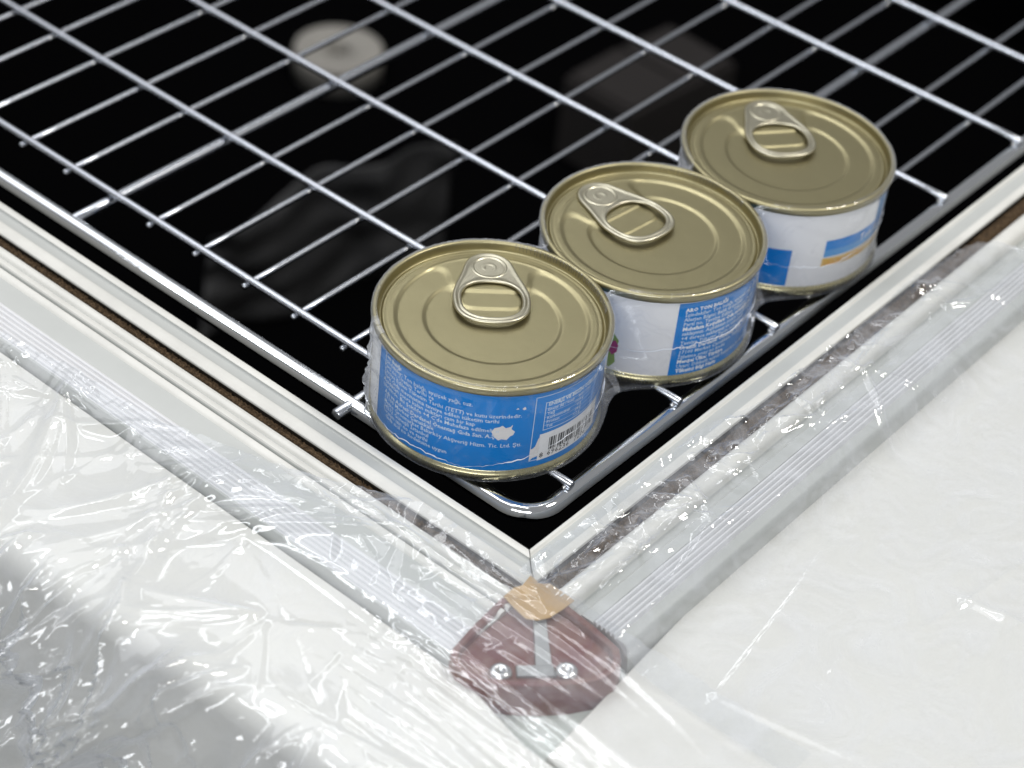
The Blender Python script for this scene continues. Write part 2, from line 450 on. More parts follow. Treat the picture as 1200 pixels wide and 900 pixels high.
# perimeter rod: left run, rounded near corner, right run
cr = 13.0
path = [(RX, 560, RZ), (RX, 400, RZ), (RX, 250, RZ), (RX, 120, RZ), (RX, RY + cr + 8, RZ)]
for k in range(0, 13):
    t = math.pi + (math.pi / 2) * k / 12
    path.append((RX + cr + cr * math.cos(t), RY + cr + cr * math.sin(t), RZ))
path += [(RX + cr + 8, RY, RZ), (160, RY, RZ), (300, RY, RZ), (450, RY, RZ), (640, RY, RZ)]
V, F = tube(path, 3.5, 20)
mesh_obj('frame_rod', V, F, m_rail, rack)
WX = [41.94 + 63.02 * i for i in range(10)]
XJ = [(9.0, 0), (35.5, 0), (67.5, 1), (91.2, 0), (116.3, 0), (142.6, 0), (169.4, 0), (195.8, 0), (219.0, 1), (244.0, 0), (271.0, 0), (298.5, 0), (326.2, 0), (352.2, 0), (379, 0), (405.5, 0), (432, 0), (459, 0), (485, 0), (512, 0)]
def jit(A, B, r, n, amp=.25):
    A = np.array(A, float); B = np.array(B, float); d = (B - A)
    ts = np.concatenate([[0, .0008], np.linspace(.03, .97, 12), [.9992, 1]])
    ph = rng.random() * 6; off = np.stack([0 * ts, amp * np.sin(ts * 7 + ph), amp * .4 * np.sin(ts * 9 + ph)], -1)
    if abs(d[1]) > abs(d[0]): off = off[:, [1, 0, 2]]
    P = A + ts[:, None] * d + off
    rr = np.full(len(ts), r); rr[0] *= .7; rr[-1] *= .7
    return tube(P, rr, n)
for x in WX:
    V, F = jit((x, RY - 1.2, 0), (x, 545, 0), 1.6, 12)
    mesh_obj('wire', V, F, m_chrome, rack)
for y, thick in XJ:
    if thick:
        V, F = jit((12 if y < 100 else RX, y, -4.1), (640, y, -4.1), 2.45, 14, .15)
        mesh_obj('support_rod', V, F, m_chrome, rack)
    else:
        V, F = jit((WX[0] - 2.3, y, -2.9), (640, y, -2.9), 1.35, 12)
        mesh_obj('wire', V, F, m_chrome, rack)
mb = MB()
ico = bmesh.new(); bmesh.ops.create_icosphere(ico, subdivisions=1, radius=1.0)
IV = np.array([v.co[:] for v in ico.verts]); IF = [[v.index for v in f.verts] for f in ico.faces]; ico.free()
for x in WX:
    for y, thick in XJ:
        if x == WX[0] and not thick: continue
        s = .8 + .5 * rng.random()
        mb.add(IV * np.array([1.7, .8, .9]) * s * (1.25 if thick else 1) + np.array([x - 2.0, y - .7, -2.4 - (1.0 if thick else 0)]), IF)
    mb.add(IV * np.array([1.5, 1.2, .9]) + np.array([x - .9, RY + 1.6, -1.9]), IF)
    mb.add(IV * np.array([1.5, 1.2, .9]) + np.array([x + .9, RY + .6, -1.7]), IF)
wb = mb.build('weld_beads', m_weld, rack); wb['kind'] = 'stuff'

# ---------------------------------------------------------------- cans
HT = 42.85          # rim height above wire centre
ZB = 1.6
CANS = [np.array([52.02, 32.15]), np.array([134.18, 23.97]), np.array([216.53, 19.66])]
TAB = [43.5, 84.0, 53.2]
RL = 41.05

def lid_mesh():
    """polar grid; local coordinates: s along the tab axis, t across; z relative to rim top"""
    rad = np.concatenate([[0.001], np.arange(1.0, 38.4, .42)])
    na = 300
    ang = np.linspace(0, 2 * np.pi, na, endpoint=False)
    R, A = np.meshgrid(rad, ang, indexing='ij')
    s = R * np.cos(A); t = R * np.sin(A)
    def smax(a, b, k):
        h = np.clip(.5 - .5 * (b - a) / k, 0, 1)
        return b * (1 - h) + a * h + k * h * (1 - h)
    def recess(r0, s0, w, k):
        dc = np.hypot(s, t) - r0
        # notch region: s>s0 and |t|<w -> signed distance (approx)
        qx = np.abs(t) - w; qy = s0 - s
        k2 = k * .8
        notch = smax(qx, qy, k2)
        return smax(dc, -notch, k)
    z = np.full_like(R, -3.1)
    do = recess(34.0, 15.4, 14.5, 9.0); di = recess(24.0, 6.2, 12.0, 8.0)
    z -= .62 * sstep(.9, -.9, do)
    z -= .55 * sstep(.8, -.8, di)
    # short raised bead arc beside the tab nose, score groove round the panel
    bead = np.exp(-((R - 34.6) / .55) ** 2) * sstep(.75, .68, np.abs(((A + np.pi) % (2 * np.pi)) - np.pi)) * (do > 0)
    z += .22 * bead
    z -= .18 * np.exp(-((R - 37.3) / .22) ** 2)
    z += .045 * perlin(s / 14, t / 14, 3) + .012 * perlin(s / 3.5, t / 3.5, 13)
    nr = len(rad)
    V = np.stack([s, t, z], -1).reshape(-1, 3); F = []
    for i in range(nr - 1):
        for j in range(na):
            k = (j + 1) % na
            F.append([i * na + j, (i + 1) * na + j, (i + 1) * na + k, i * na + k])
    # countersink, chuck wall and outer seam
    prof = [(38.6, -3.15), (38.9, -3.6), (39.3, -3.85), (39.75, -3.7), (40.0, -3.2), (40.2, -1.0), (40.35, -.35), (40.75, -.05), (41.2, .02), (41.9, -.05), (42.3, -.3), (42.5, -.8), (42.5, -2.4), (42.35, -2.9), (41.9, -3.2), (41.2, -3.5)]
    b = len(V) - na; base = len(V); extra = []
    for r, zz in prof:
        for a in ang: extra.append((r * math.cos(a), r * math.sin(a), zz))
    V = np.concatenate([V, extra])
    ring0 = (nr - 1) * na
    for q in range(len(prof)):
        i0 = ring0 if q == 0 else base + (q - 1) * na; i1 = base + q * na
        for j in range(na):
            k = (j + 1) % na; F.append([i0 + j, i1 + j, i1 + k, i0 + k])
    return V, F

def offset_curve(pts, d):
    """inset a closed ccw curve by d"""
    P = np.asarray(pts, float)
    T = np.roll(P, -1, 0) - np.roll(P, 1, 0); T /= np.linalg.norm(T, axis=1)[:, None]
    return P + np.stack([-T[:, 1], T[:, 0]], -1) * d

def resample(P, n):
    P = np.asarray(P, float); Q = np.vstack([P, P[:1]]); L = np.concatenate([[0], np.cumsum(np.linalg.norm(np.diff(Q, axis=0), axis=1))])
    t = np.linspace(0, L[-1], n, endpoint=False)
    return np.stack([np.interp(t, L, Q[:, 0]), np.interp(t, L, Q[:, 1])], -1)

def smooth_curve(P, it):
    P = np.array(P)
    for _ in range(it): P = .5 * P + .25 * (np.roll(P, 1, 0) + np.roll(P, -1, 0))
    return P

def tab_meshes():
    """ring pull, local s (towards the nose) / t ; z relative to rim top"""
    n = 120
    # outer outline ccw
    out = []
    for a in np.linspace(-70, 70, 14): out.append((27.6 + 9.0 * math.cos(math.radians(a)), 9.0 * math.sin(math.radians(a))))
    out += [(24, 10.2), (18, 12.3)]
    for a in np.linspace(85, 275, 30):
        ca, sa = math.cos(math.radians(a)), math.sin(math.radians(a))
        out.append((10.0 + 14.6 * math.copysign(abs(ca) ** .72, ca), 13.9 * math.copysign(abs(sa) ** .78, sa)))
    out += [(18, -12.3), (24, -10.2)]
    out = smooth_curve(resample(out, n), 6)
    hole = []
    for a in np.linspace(0, 360, 60, endpoint=False):
        ca, sa = math.cos(math.radians(a)), math.sin(math.radians(a))
        hole.append((8.9 + 10.2 * math.copysign(abs(ca) ** .85, ca), 10.8 * math.copysign(abs(sa) ** .8, sa)))
    hole = smooth_curve(resample(hole, n), 4)
    # match by angle about hole centre
    cen = np.array([9.0, 0])
    def by_angle(P):
        a = np.unwrap(np.arctan2(P[:, 1], P[:, 0] - cen[0])); return P, a
    ths = np.linspace(0, 2 * np.pi, n, endpoint=False)
    def sample(P):
        a = np.arctan2(P[:, 1], P[:, 0] - cen[0]) % (2 * np.pi); o = np.argsort(a)
        a = a[o]; Q = P[o]; a = np.concatenate([a - 2 * np.pi, a, a + 2 * np.pi]); Q = np.vstack([Q, Q, Q])
        return np.stack([np.interp(ths, a, Q[:, 0]), np.interp(ths, a, Q[:, 1])], -1)
    O = sample(resample(out, 600)); Hh = sample(resample(hole, 600))
    z0 = -2.35
    rings = []
    Ow = offset_curve(O, 0); 
    def ring(P, z): rings.append(np.column_stack([P, np.full(n, z)]))
    ring(offset_curve(O, 1.2), z0 - .55); ring(offset_curve(O, .4), z0 - .6); ring(O, z0 - .2); ring(offset_curve(O, .1), z0 + .3); ring(offset_curve(O, .55), z0 + .62)
    ring(offset_curve(O, 1.15), z0 + .62); ring(offset_curve(O, 1.6), z0 + .42)
    oi = offset_curve(O, 1.6); ho = offset_curve(Hh, -1.5)
    for f in (.2, .4, .6, .8):
        ring(oi * (1 - f) + ho * f, z0 + .40)
    ring(ho, z0 + .42); ring(offset_curve(Hh, -1.0), z0 + .62); ring(offset_curve(Hh, -.5), z0 + .62); ring(offset_curve(Hh, -.1), z0 + .3); ring(Hh, z0 - .15); ring(offset_curve(Hh, -.4), z0 - .6); ring(offset_curve(Hh, -1.2), z0 - .55)
    V = np.concatenate(rings); F = []
    m = len(rings)
    for i in range(m - 1):
        for k in range(n):
            F.append([i * n + k, i * n + (k + 1) % n, (i + 1) * n + (k + 1) % n, (i + 1) * n + k])
    # tilt slightly: nose pressed to the lid, ring end lifted
    V[:, 2] += (27 - V[:, 0]) * .012
    # nose dish and rivet
    c = (27.6, 0)
    RV, RF = lathe([(6.6, z0 + .38), (6.3, z0 + .62), (5.9, z0 + .66), (5.4, z0 + .45), (5.1, z0 + .15), (4.6, z0 + .05), (3.4, z0 + .05), (3.1, z0 + .30), (2.7, z0 + .42), (1.2, z0 + .40), (1.0, z0 + .3), (0.01, z0 + .3)], c, 40)
    RV = np.array(RV)
    # two lanced tongues beside the rivet
    TV, TF = [], []
    mbt = MB()
    for sg in (1, -1):
        pth = [(27.6 - 1.2 + 2.6 * math.cos(a), sg * (3.6 + .5 * math.cos(a)) + sg * 1.0 * math.sin(a), z0 + .22) for a in np.linspace(0, math.pi, 9)]
        mbt.add(*tube(pth, .18, 6))
    return (V, F), (RV, RF), (np.concatenate(mbt.V), mbt.F)

def place(V, k):
    a = math.radians(TAB[k]); V = np.asarray(V)
    return np.column_stack([CANS[k][0] + V[:, 0] * math.cos(a) - V[:, 1] * math.sin(a), CANS[k][1] + V[:, 0] * math.sin(a) + V[:, 1] * math.cos(a), HT + V[:, 2]])

LIDV, LIDF = lid_mesh()
(TV, TF), (RVV, RVF), (GV, GF) = tab_meshes()

def cyl_patch(k, pts_az_z, r):
    pass

def patch(k, a0, a1, z0, z1, r, name, m, parent, za1=None, zb1=None):
    """rectangular piece of print wrapped on the can; heights may differ at its right edge"""
    n = max(2, int(abs(a1 - a0) / 2) + 1); V = []; F = []
    for i in range(n + 1):
        f = i / n; a = math.radians(a0 + (a1 - a0) * f)
        lo = z0 + ((za1 if za1 is not None else z0) - z0) * f; hi = z1 + ((zb1 if zb1 is not None else z1) - z1) * f
        for z in (lo, hi): V.append((CANS[k][0] + r * math.cos(a), CANS[k][1] + r * math.sin(a), z))
    for i in range(n): F.append([2 * i, 2 * i + 2, 2 * i + 3, 2 * i + 1])
    if name is None: return V, F
    return mesh_obj(name, V, F, m, parent)

def blob_patch(k, a0, z0, poly, r):
    V = [(CANS[k][0] + r * math.cos(math.radians(a0) + x / RL), CANS[k][1] + r * math.sin(math.radians(a0) + x / RL), z0 + y) for x, y in poly]
    c = np.mean(np.array(poly), 0); a = math.radians(a0) + c[0] / RL
    V.append((CANS[k][0] + r * math.cos(a), CANS[k][1] + r * math.sin(a), z0 + c[1])); n = len(poly)
    return V, [[i, (i + 1) % n, n] for i in range(n)]

def text_geo(body, size, bold=0.0):
    cu = bpy.data.curves.new('t', 'FONT'); cu.body = body; cu.size = size * 1.35; cu.resolution_u = 1; cu.fill_mode = 'FRONT'; cu.offset = bold + .03
    o = bpy.data.objects.new('t', cu); col.objects.link(o)
    bpy.context.view_layer.update()
    dg = bpy.context.evaluated_depsgraph_get()
    me = bpy.data.meshes.new_from_object(o.evaluated_get(dg))
    V = np.array([v.co[:] for v in me.vertices]) if len(me.vertices) else np.zeros((0, 3)); F = [list(p.vertices) for p in me.polygons]
    bpy.data.objects.remove(o); bpy.data.curves.remove(cu); bpy.data.meshes.remove(me)
    return V, F

def wrap_text(mb, k, body, a0, z, size, r, bold=0.0, slant=0.0):
    V, F = text_geo(body, size, bold)
    if not len(V): return
    a = math.radians(a0) + V[:, 0] / r
    mb.add(np.column_stack([CANS[k][0] + r * np.cos(a), CANS[k][1] + r * np.sin(a), z + V[:, 1] + slant * V[:, 0]]), F)

canlabels = ['tin can with blue text label, barcode and a torn white spot, nearest the rack corner',
             'middle tin can of the three, half white and half blue label',
             'farthest tin can of the three, white label with blue band and yellow strip']
LZ0, LZ1 = 5.0, 38.7
for k in range(3):
    c = CANS[k]
    root = empty('tin_can', (c[0], c[1], ZB), canlabels[k], 'tin can', 'tin cans shrink wrapped in a row')
    prof = [(40.0, ZB + 1.2), (40.9, ZB + .2), (41.9, ZB), (42.35, ZB + .4), (42.4, ZB + 2.2), (42.1, ZB + 2.8), (41.2, ZB + 3.2), (40.9, ZB + 3.6), (40.85, HT - 3.6), (41.3, HT - 3.3)]
    V, F = lathe(prof, c, 160); V = list(V); n0 = len(V)
    V.append((c[0], c[1], ZB + 1.2)); m_ = len(prof)
    for i in range(160): F.append([i * m_, n0, ((i + 1) % 160) * m_])
    mesh_obj('body', V, F, m_goldrim, root)
    lid = mesh_obj('lid', place(LIDV, k), LIDF, m_gold, root)
    mesh_obj('ring_pull', place(TV, k), TF, m_tab, lid)
    mesh_obj('rivet', place(RVV, k), RVF, m_tab, lid)
    mesh_obj('rivet_tongue', place(GV, k), GF, m_tab, lid)
    # label sleeve
    V, F = lathe([(40.95, LZ0), (41.02, LZ0 + .1), (RL, LZ0 + .3), (RL, LZ1 - .3), (41.02, LZ1 - .1), (40.95, LZ1)], c, 160)
    lab = mesh_obj('label_sleeve', V, F, m_blue if k == 0 else m_white, root)
    r1, r2, r3 = RL + .07, RL + .14, RL + .21
    if k == 0:
        patch(0, 95, 152.5, LZ0 + .4, LZ1 - .4, r1, 'white_panel', m_white, lab)
        lines = [(35.6, 158, 'Ton Balığı', .05), (33.4, 158, 'İçindekiler: Ton balığı, ayçiçek yağı, tuz.', 0), (31.3, 158, 'Parti no, Üretim Tarihi ve', 0),
                 (29.2, 158, 'Tavsiye Edilen Tüketim Tarihi (TETT) ve kutu üzerindedir.', 0), (27.0, 158, 'Türk Gıda mevzuatına tavsiye edilen tüketim tarihi', 0),
                 (24.9, 158, 'Açıldıktan sonra kalan miktarı cam bir kap', 0), (22.8, 158, 'içerisinde. Bu şekilde +4 C\'de Muhafaza edilmelidir', 0),
                 (20.2, 160, 'Adı ve Adresi: Dardanel Önentaş Gıda San. A.Ş.', .02), (18.1, 160, '17100 Merkez Çanakkale', 0), (16.0, 160, 'Metro Grosmarket Bakırköy Alışveriş Hizm. Tic. Ltd. Şti.', 0),
                 (13.9, 160, '34212 Güneşli İstanbul', 0), (11.8, 160, 'Üretim izin no ve tarihi', 0), (9.8, 162, 'Gıda sicil no kodeksine uygun', 0)]
        mb = MB()
        for z, a, s, b in lines: wrap_text(mb, 0, s, a, z, 1.75, r1, b)
        mb.build('printed_text', m_ink, lab, smooth=False)
        # nutrition frame
        mb = MB()
        def fr(a0, a1, z0, z1, w=.28, dz=0):
            aw = math.degrees(w / RL)
            for q in ((a0, a1, z0, z0 + w), (a0, a1, z1 - w, z1), (a0, a0 + aw, z0, z1), (a1 - aw, a1, z0, z1)): mb.add(*patch(0, *q, r1, None, None, None))
        fr(242, 300, 8.0, 37.0); fr(247.5, 293, 21.2, 33.8)
        for i in range(5): mb.add(*patch(0, 247.5, 293, 23.2 + 1.9 * i, 23.32 + 1.9 * i, r1, None, None, None))
        wrap_text(mb, 0, 'ENERJİ VE BESİN ÖĞELERİ', 249, 32.0, 1.6, r1, .05)
        for i, s in enumerate(['Enerji (kJ / kcal)    805 / 193', 'Yağ                  10,8 g', 'Karbonhidrat       0 g', 'Protein              24 g', 'Tuz                  1,2 g']):
            wrap_text(mb, 0, s, 249, 29.8 - 1.9 * i, 1.35, r1)
        mb.build('printed_table', m_ink, lab, smooth=False)
        bp = patch(0, 246.3, 288, 7.6, 19.6, r1 + .03, 'barcode_panel', m_white, lab, za1=8.6, zb1=21.0)
        mb = MB()
        mb.add(*blob_patch(0, 242, 12, [(0, -3.8), (1.2, -2.6), (3.2, -2.2), (3.4, 7.0), (2.6, 5.6), (1.8, 2.6), (.6, 1.6), (0, 1.8)], r1 + .05))
        mb.add(*blob_patch(0, 227.6, 22.4, [(-4.2, .6), (-3.3, 2.4), (-1.6, 2.9), (-.6, 3.6), (.6, 2.4), (2.2, 2.9), (3.0, 3.8), (2.6, 1.9), (3.9, .6), (3.4, -.9), (2.4, -1.4), (1.3, -3.0), (-.4, -2.6), (-1.6, -3.1), (-3.0, -1.7)], r1 + .05))
        mb.add(*blob_patch(0, 233, 33.2, [(-.5, -.3), (.2, .5), (.7, -.2)], r1 + .05)); mb.add(*blob_patch(0, 236, 33.0, [(-.4, 0), (.5, .9), (1, -.3), (.2, -.6)], r1 + .05))
        mb.build('torn_patch', m_torn, lab)
        mb = MB(); pos = 0.0
        widths = '11312113213122113121311213212113121321131231112'
        on = True; a = 252.0
        for ch in widths:
            w = int(ch) * .30
            if a > 284: break
            if on: mb.add(*patch(0, a, a + math.degrees(w / RL), 11.3, 17.0, r2, None, None, None, zb1=17.1))
            a += math.degrees(w / RL); on = not on
        wrap_text(mb, 0, '8', 247.2, 8.6, 2.5, r2); wrap_text(mb, 0, '696236', 251.5, 8.7, 2.5, r2, 0, .02); wrap_text(mb, 0, '7206', 269.0, 8.9, 2.5, r2, 0, .02)
        mb.build('barcode', m_black, bp, smooth=False)
    elif k == 1:
        b = patch(1, 231.3, 345, LZ0 + .15, LZ1 - .15, r1, 'blue_panel', m_blue, lab)
        mb = MB(); mbb = MB()
        L = [('ARO TON BALIĞI', 1), ('İçindekiler: Ton balığı, ayçiçek yağı, tuz', 0), ('Alerjen Bilgisi: Balık ürünüdür', 0), ('Parti no, Tavsiye Edilen Tüketim Tarihi', 0), ('Muhafaza Koşulları: Oda sıcaklığında', 1), ('saklayınız. Açıldıktan sonra buzdolabı', 0), ('+4 derece saklayınız ve tüketiniz', 0),
             ('Tavsiye Tüketim Tarihi kutu üzerinde', 0), ('Üretici: Dardanel Önentaş Gıda Sanayi', 1), ('17100 Merkez Çanakkale Türkiye', 0), ('İşletme onay no kodu', 0), ('Menşei Ülke: Türkiye', 1), ('Uyarı: Dikkatli açınız kenarları keskindir', 0), ('Tüketici Bilgi Hattı', 1)]
        for i, (s, bo) in enumerate(L):
            wrap_text(mbb if bo else mb, 1, s, 235.0, 34.6 - i * 2.18, 1.72, r2, .06 if bo else .02)
        mb.build('printed_text', m_ink, b, smooth=False); mbb.build('bold_text', m_inkb, b, smooth=False)
        mb = MB()
        mb.add(*blob_patch(1, 199.0, 11, [(-3, -3), (1, -5), (3, -2), (2.2, 3), (3.4, 8), (1, 11), (-2, 8), (-3, 3)], r1))
        mb.build('green_print', m_green, lab)
        mb = MB()
        mb.add(*blob_patch(1, 201.2, 15, [(-1.4, -1.5), (0, -3), (1.6, -1), (1.8, 2), (.4, 4), (-1, 2.6)], r2))
        mb.build('magenta_print', m_mag, lab)
    else:
        patch(2, 190, 221.5, LZ0 + .4, 22.6, r1, 'blue_square', m_blue, lab)
        b = patch(2, 240, 318, 19.0, 26.4, r1, 'blue_band', m_blue, lab)
        patch(2, 240, 318, 18.6, 22.0, r2, 'light_blue_band', m_blue2, lab)
        patch(2, 239.5, 300, 14.2, 18.0, r1, 'yellow_strip', m_yellow, lab)
        mb = MB(); wrap_text(mb, 2, 'Ton Balığı', 264, 21.2, 3.6, r3); mb.build('printed_text', m_inkb, lab, smooth=False)
        mb = MB(); wrap_text(mb, 2, 'LEZZETLİ TON', 241, 14.9, 2.2, r2, .05); mb.build('orange_text', mat('orange_print', (.72, .32, .02), .5), lab, smooth=False)
        patch(2, 278, 300, 26.4, 37.5, r1, 'blue_corner', m_blue2, lab, za1=26.4)

# ---------------------------------------------------------------- shrink film round the three cans
def pack_outline(R, kk, n=560):
    """smooth union of the three circles, traced radially along the row"""
    pts = []
    c0, c2 = CANS[0], CANS[2]
    ctr = np.mean(CANS, 0)
    # march: field = smooth-min of distances; trace from spine points outward
    d = (c2 - c0) / np.linalg.norm(c2 - c0); nrm = np.array([-d[1], d[0]])
    Lr = np.linalg.norm(c2 - c0)
    def f(p):
        ds = np.array([np.linalg.norm(p - c) - R for c in CANS])
        return -kk * np.log(np.sum(np.exp(-ds / kk)))
    def trace(o, v):
        lo, hi = 0., 90.
        for _ in range(40):
            m = (lo + hi) / 2
            if f(o + v * m) < 0: lo = m
            else: hi = m
        return o + v * lo
    out = []
    for s in np.linspace(0, Lr, 200): out.append(trace(c0 + d * s, -nrm))
    for a in np.linspace(0, np.pi, 122)[1:-1]: out.append(trace(c2, -nrm * math.cos(a) + d * math.sin(a)))
    for s in np.linspace(Lr, 0, 200): out.append(trace(c0 + d * s, nrm))
    for a in np.linspace(0, np.pi, 122)[1:-1]: out.append(trace(c0, nrm * math.cos(a) - d * math.sin(a)))
    return np.array(out)
n = 640
base = pack_outline(42.6, 3.2, n); base_low = pack_outline(42.6, 10.0, n)
assert len(base) == n
Tn = np.roll(base, -1, 0) - np.roll(base, 1, 0); Tn /= np.linalg.norm(Tn, axis=1)[:, None]; Nn = np.stack([Tn[:, 1], -Tn[:, 0]], -1)
arc = np.concatenate([[0], np.cumsum(np.linalg.norm(np.diff(base, axis=0), axis=1))])
zs = np.concatenate([[1.2, 1.4], np.linspace(2.0, 41.5, 34), [42.3, 43.0, 43.25]])
near = np.min([np.linalg.norm(base - c, axis=1) for c in CANS], axis=0) - 42.6   # 0 on the can, >0 in the necks
V = []; F = []
for iz, z in enumerate(zs):
    t = (z - 1.2) / 42
    tight = np.clip(near, 0, 8) / 8
    w = .10 * perlin(arc / 9, z / 13 + 0 * arc, 1) + (.9 * tight + .1) * (.8 * (ridged(arc / 11, z / 16 + 0 * arc, 2) - .5))
    inw = -3.0 * tight * math.sin(math.pi * min(1, t)) - (1 - tight) * 1.1 * sstep(.04, .16, t) * sstep(.97, .86, t)
    bulge = 0.35 * np.maximum(0, 1 - abs(t - .5) * 1.6)
    wob = 0
    if iz <= 1: inw = inw - 4.0 * (1 - iz)          # film tucks under the cans
    if iz == 0: zz = np.full(n, 1.15)
    else: zz = np.full(n, z)
    if iz >= len(zs) - 3:                             # and curls in over the rims
        inw = inw - [0.1, .7, 2.1][iz - len(zs) + 3]
        zz = zz + .25 * perlin(arc / 2.0, 0 * arc, 6)
    # the neck drops away at the top: film sags between the cans
    zz = zz - tight * sstep(.45, 1, t) * np.where(Nn[:, 1] > 0, 3.0, 9.0)
    # crumpled ear where the film was sealed, at the left of the near can
    a0 = np.degrees(np.arctan2(base[:, 1] - CANS[0][1], base[:, 0] - CANS[0][0])) % 360
    ear = np.exp(-((a0 - 147) / 5.0) ** 2) * (base[:, 0] < 60) * math.sin(math.pi * np.clip(t, 0, 1)) ** .5
    off = np.maximum(w, -.12 + 0 * w) + inw + bulge * .3 + ear * (2.8 + 2.2 * perlin(np.full(n, z / 5.3), arc / 9, 4) + 1.0 * perlin(np.full(n, z / 1.9), arc / 4, 14)) + .12
    g = float(sstep(16, 1.5, z)) ** 1.3
    P = base * (1 - g) + base_low * g + Nn * off[:, None]
    V.append(np.column_stack([P, zz]))
V = np.concatenate(V)
for i in range(len(zs) - 1):
    for k in range(n): F.append([i * n + k, i * n + (k + 1) % n, (i + 1) * n + (k + 1) % n, (i + 1) * n + k])
wrapc = empty('shrink_wrap', (CANS[1][0], CANS[1][1], 1.2), 'clear shrink wrap holding the three tin cans in a row', 'shrink wrap')
fo = mesh_obj('film', V, F, m_shrink, wrapc)
fo.data.materials.append(m_neck)
earz = np.exp(-((np.degrees(np.arctan2(base[:, 1] - CANS[0][1], base[:, 0] - CANS[0][0])) % 360 - 147) / 6.0) ** 2) * (base[:, 0] < 60)
fo.data.polygons.foreach_set('material_index', [1 if (near[(i % n)] > 1.2 or earz[i % n] > .3) else 0 for i in range(len(F))])
fo.data.update()
# ragged milky seal line along the front
pth = []; rr = []
for i in range(n):
    p = base[i]
    if i < 262 or i > 590:
        pass
idx = [i for i in list(range(560, n)) + list(range(0, 235))]
for q, i in enumerate(idx):
    s = q / len(idx)
    z = 7.2 + 9.0 * sstep(.12, .30, s) + 4.0 * sstep(.35, .6, s) - 5 * sstep(.62, .75, s) + 6 * sstep(.8, 1, s) + 1.1 * perlin(q / 17., 0.3, 8) + .6 * perlin(q / 2.3, .7, 9) + .45 * perlin(q / 1.1, .2, 19)
    tight = min(8, max(0, near[i])) / 8
    p = base[i] + Nn[i] * (-.65 - 2.2 * tight)
    pth.append((p[0], p[1], float(z))); rr.append(.02 + .22 * max(0, float(perlin(q / 9., 1.2, 12)) + .25) + .12 * abs(float(perlin(q / 1.7, 2.2, 10))))
V, F = tube(pth, np.array(rr, float).ravel(), 5)
mesh_obj('seal_line', V, F, m_seam, wrapc)

# crimped film pressed into the inner wall of the rims
for k, a0, a1 in ((0, -42, 30), (1, -20, 34)):
    mb = MB()
    for a in np.arange(a0, a1, 1.9):
        t = math.radians(a + U0.uniform(-.4, .4)); ca, sa = math.cos(t), math.sin(t); c = CANS[k]; e = U0.uniform(.0, .9)
        mb.add(*tube([(c[0] + r * ca, c[1] + r * sa, HT + z) for r, z in ((41.0, .05), (40.3, -.2), (40.1, -1.2), (39.95, -3.0 + e))], [.1, .2, .22, .05], 5))
    mb.build('film_crimp', m_crimp, wrapc)['kind'] = 'stuff'

# ---------------------------------------------------------------- loose film sheets over the rim
def arc_path(P):
    P = np.asarray(P, float)
    # smooth corners by dense resample + smoothing
    L = np.concatenate([[0], np.cumsum(np.linalg.norm(np.diff(P, axis=0), axis=1))])
    t = np.arange(0, L[-1], .5)
    Q = np.stack([np.interp(t, L, P[:, 0]), np.interp(t, L, P[:, 1])], -1)
    for _ in range(30): Q[1:-1] = .5 * Q[1:-1] + .25 * (Q[2:] + Q[:-2])
    L = np.concatenate([[0], np.cumsum(np.linalg.norm(np.diff(Q, axis=0), axis=1))])
    return Q, L

def crumple(u, v, seed, A=1.0):
    """creased-film relief: sharp ridges at several scales, with direction changes"""
    wu = u + 9 * perlin(u / 45, v / 45, seed); wv = v + 9 * perlin(u / 45 + 7, v / 45 + 3, seed + 1)
    h = 2.4 * (ridged(wu / 75, wv / 110, seed + 2) ** 5)
    h += 2.0 * (ridged((wu * .8 + wv * .6) / 46, (wv * .8 - wu * .6) / 130, seed + 3) ** 7)
    h += 1.1 * (ridged((wu * .5 - wv * .86) / 27, (wv * .5 + wu * .86) / 90, seed + 4) ** 7) * sstep(-.35, .3, perlin(u / 50, v / 50, seed + 8))
    h += .5 * (ridged(wu / 9, wv / 26, seed + 5) ** 5) * sstep(.05, .5, perlin(u / 34, v / 34, seed + 6))
    h += 1.6 * perlin(u / 48, v / 60, seed + 7)
    return A * h

def creases(u, v, segs):
    """sharp straight folds: (u0, v0, angle, length, height, width, one_sided)"""
    h = np.zeros_like(u)
    for u0, v0, an, ln, hh, w, one in segs:
        ca, sa = math.cos(an), math.sin(an); m = 14 * w + .08 * ln
        if not (min(v0, v0 + ln * sa) - m < v[0] < max(v0, v0 + ln * sa) + m): continue
        a = (u - u0) * ca + (v - v0) * sa
        b = -(u - u0) * sa + (v - v0) * ca + .03 * ln * np.sin(a / ln * 3.0)
        t = np.clip(a / ln, 0, 1); env = np.where((a > 0) & (a < ln), np.sin(np.pi * t ** .6), 0)
        wid = w * (.4 + .9 * t)
        f = np.exp(-np.abs(b) / wid)
        if one: f = np.where(b > 0, np.exp(-b / (wid * 4)), np.exp(b / (wid * .45)))
        h += hh * env * f
    return h

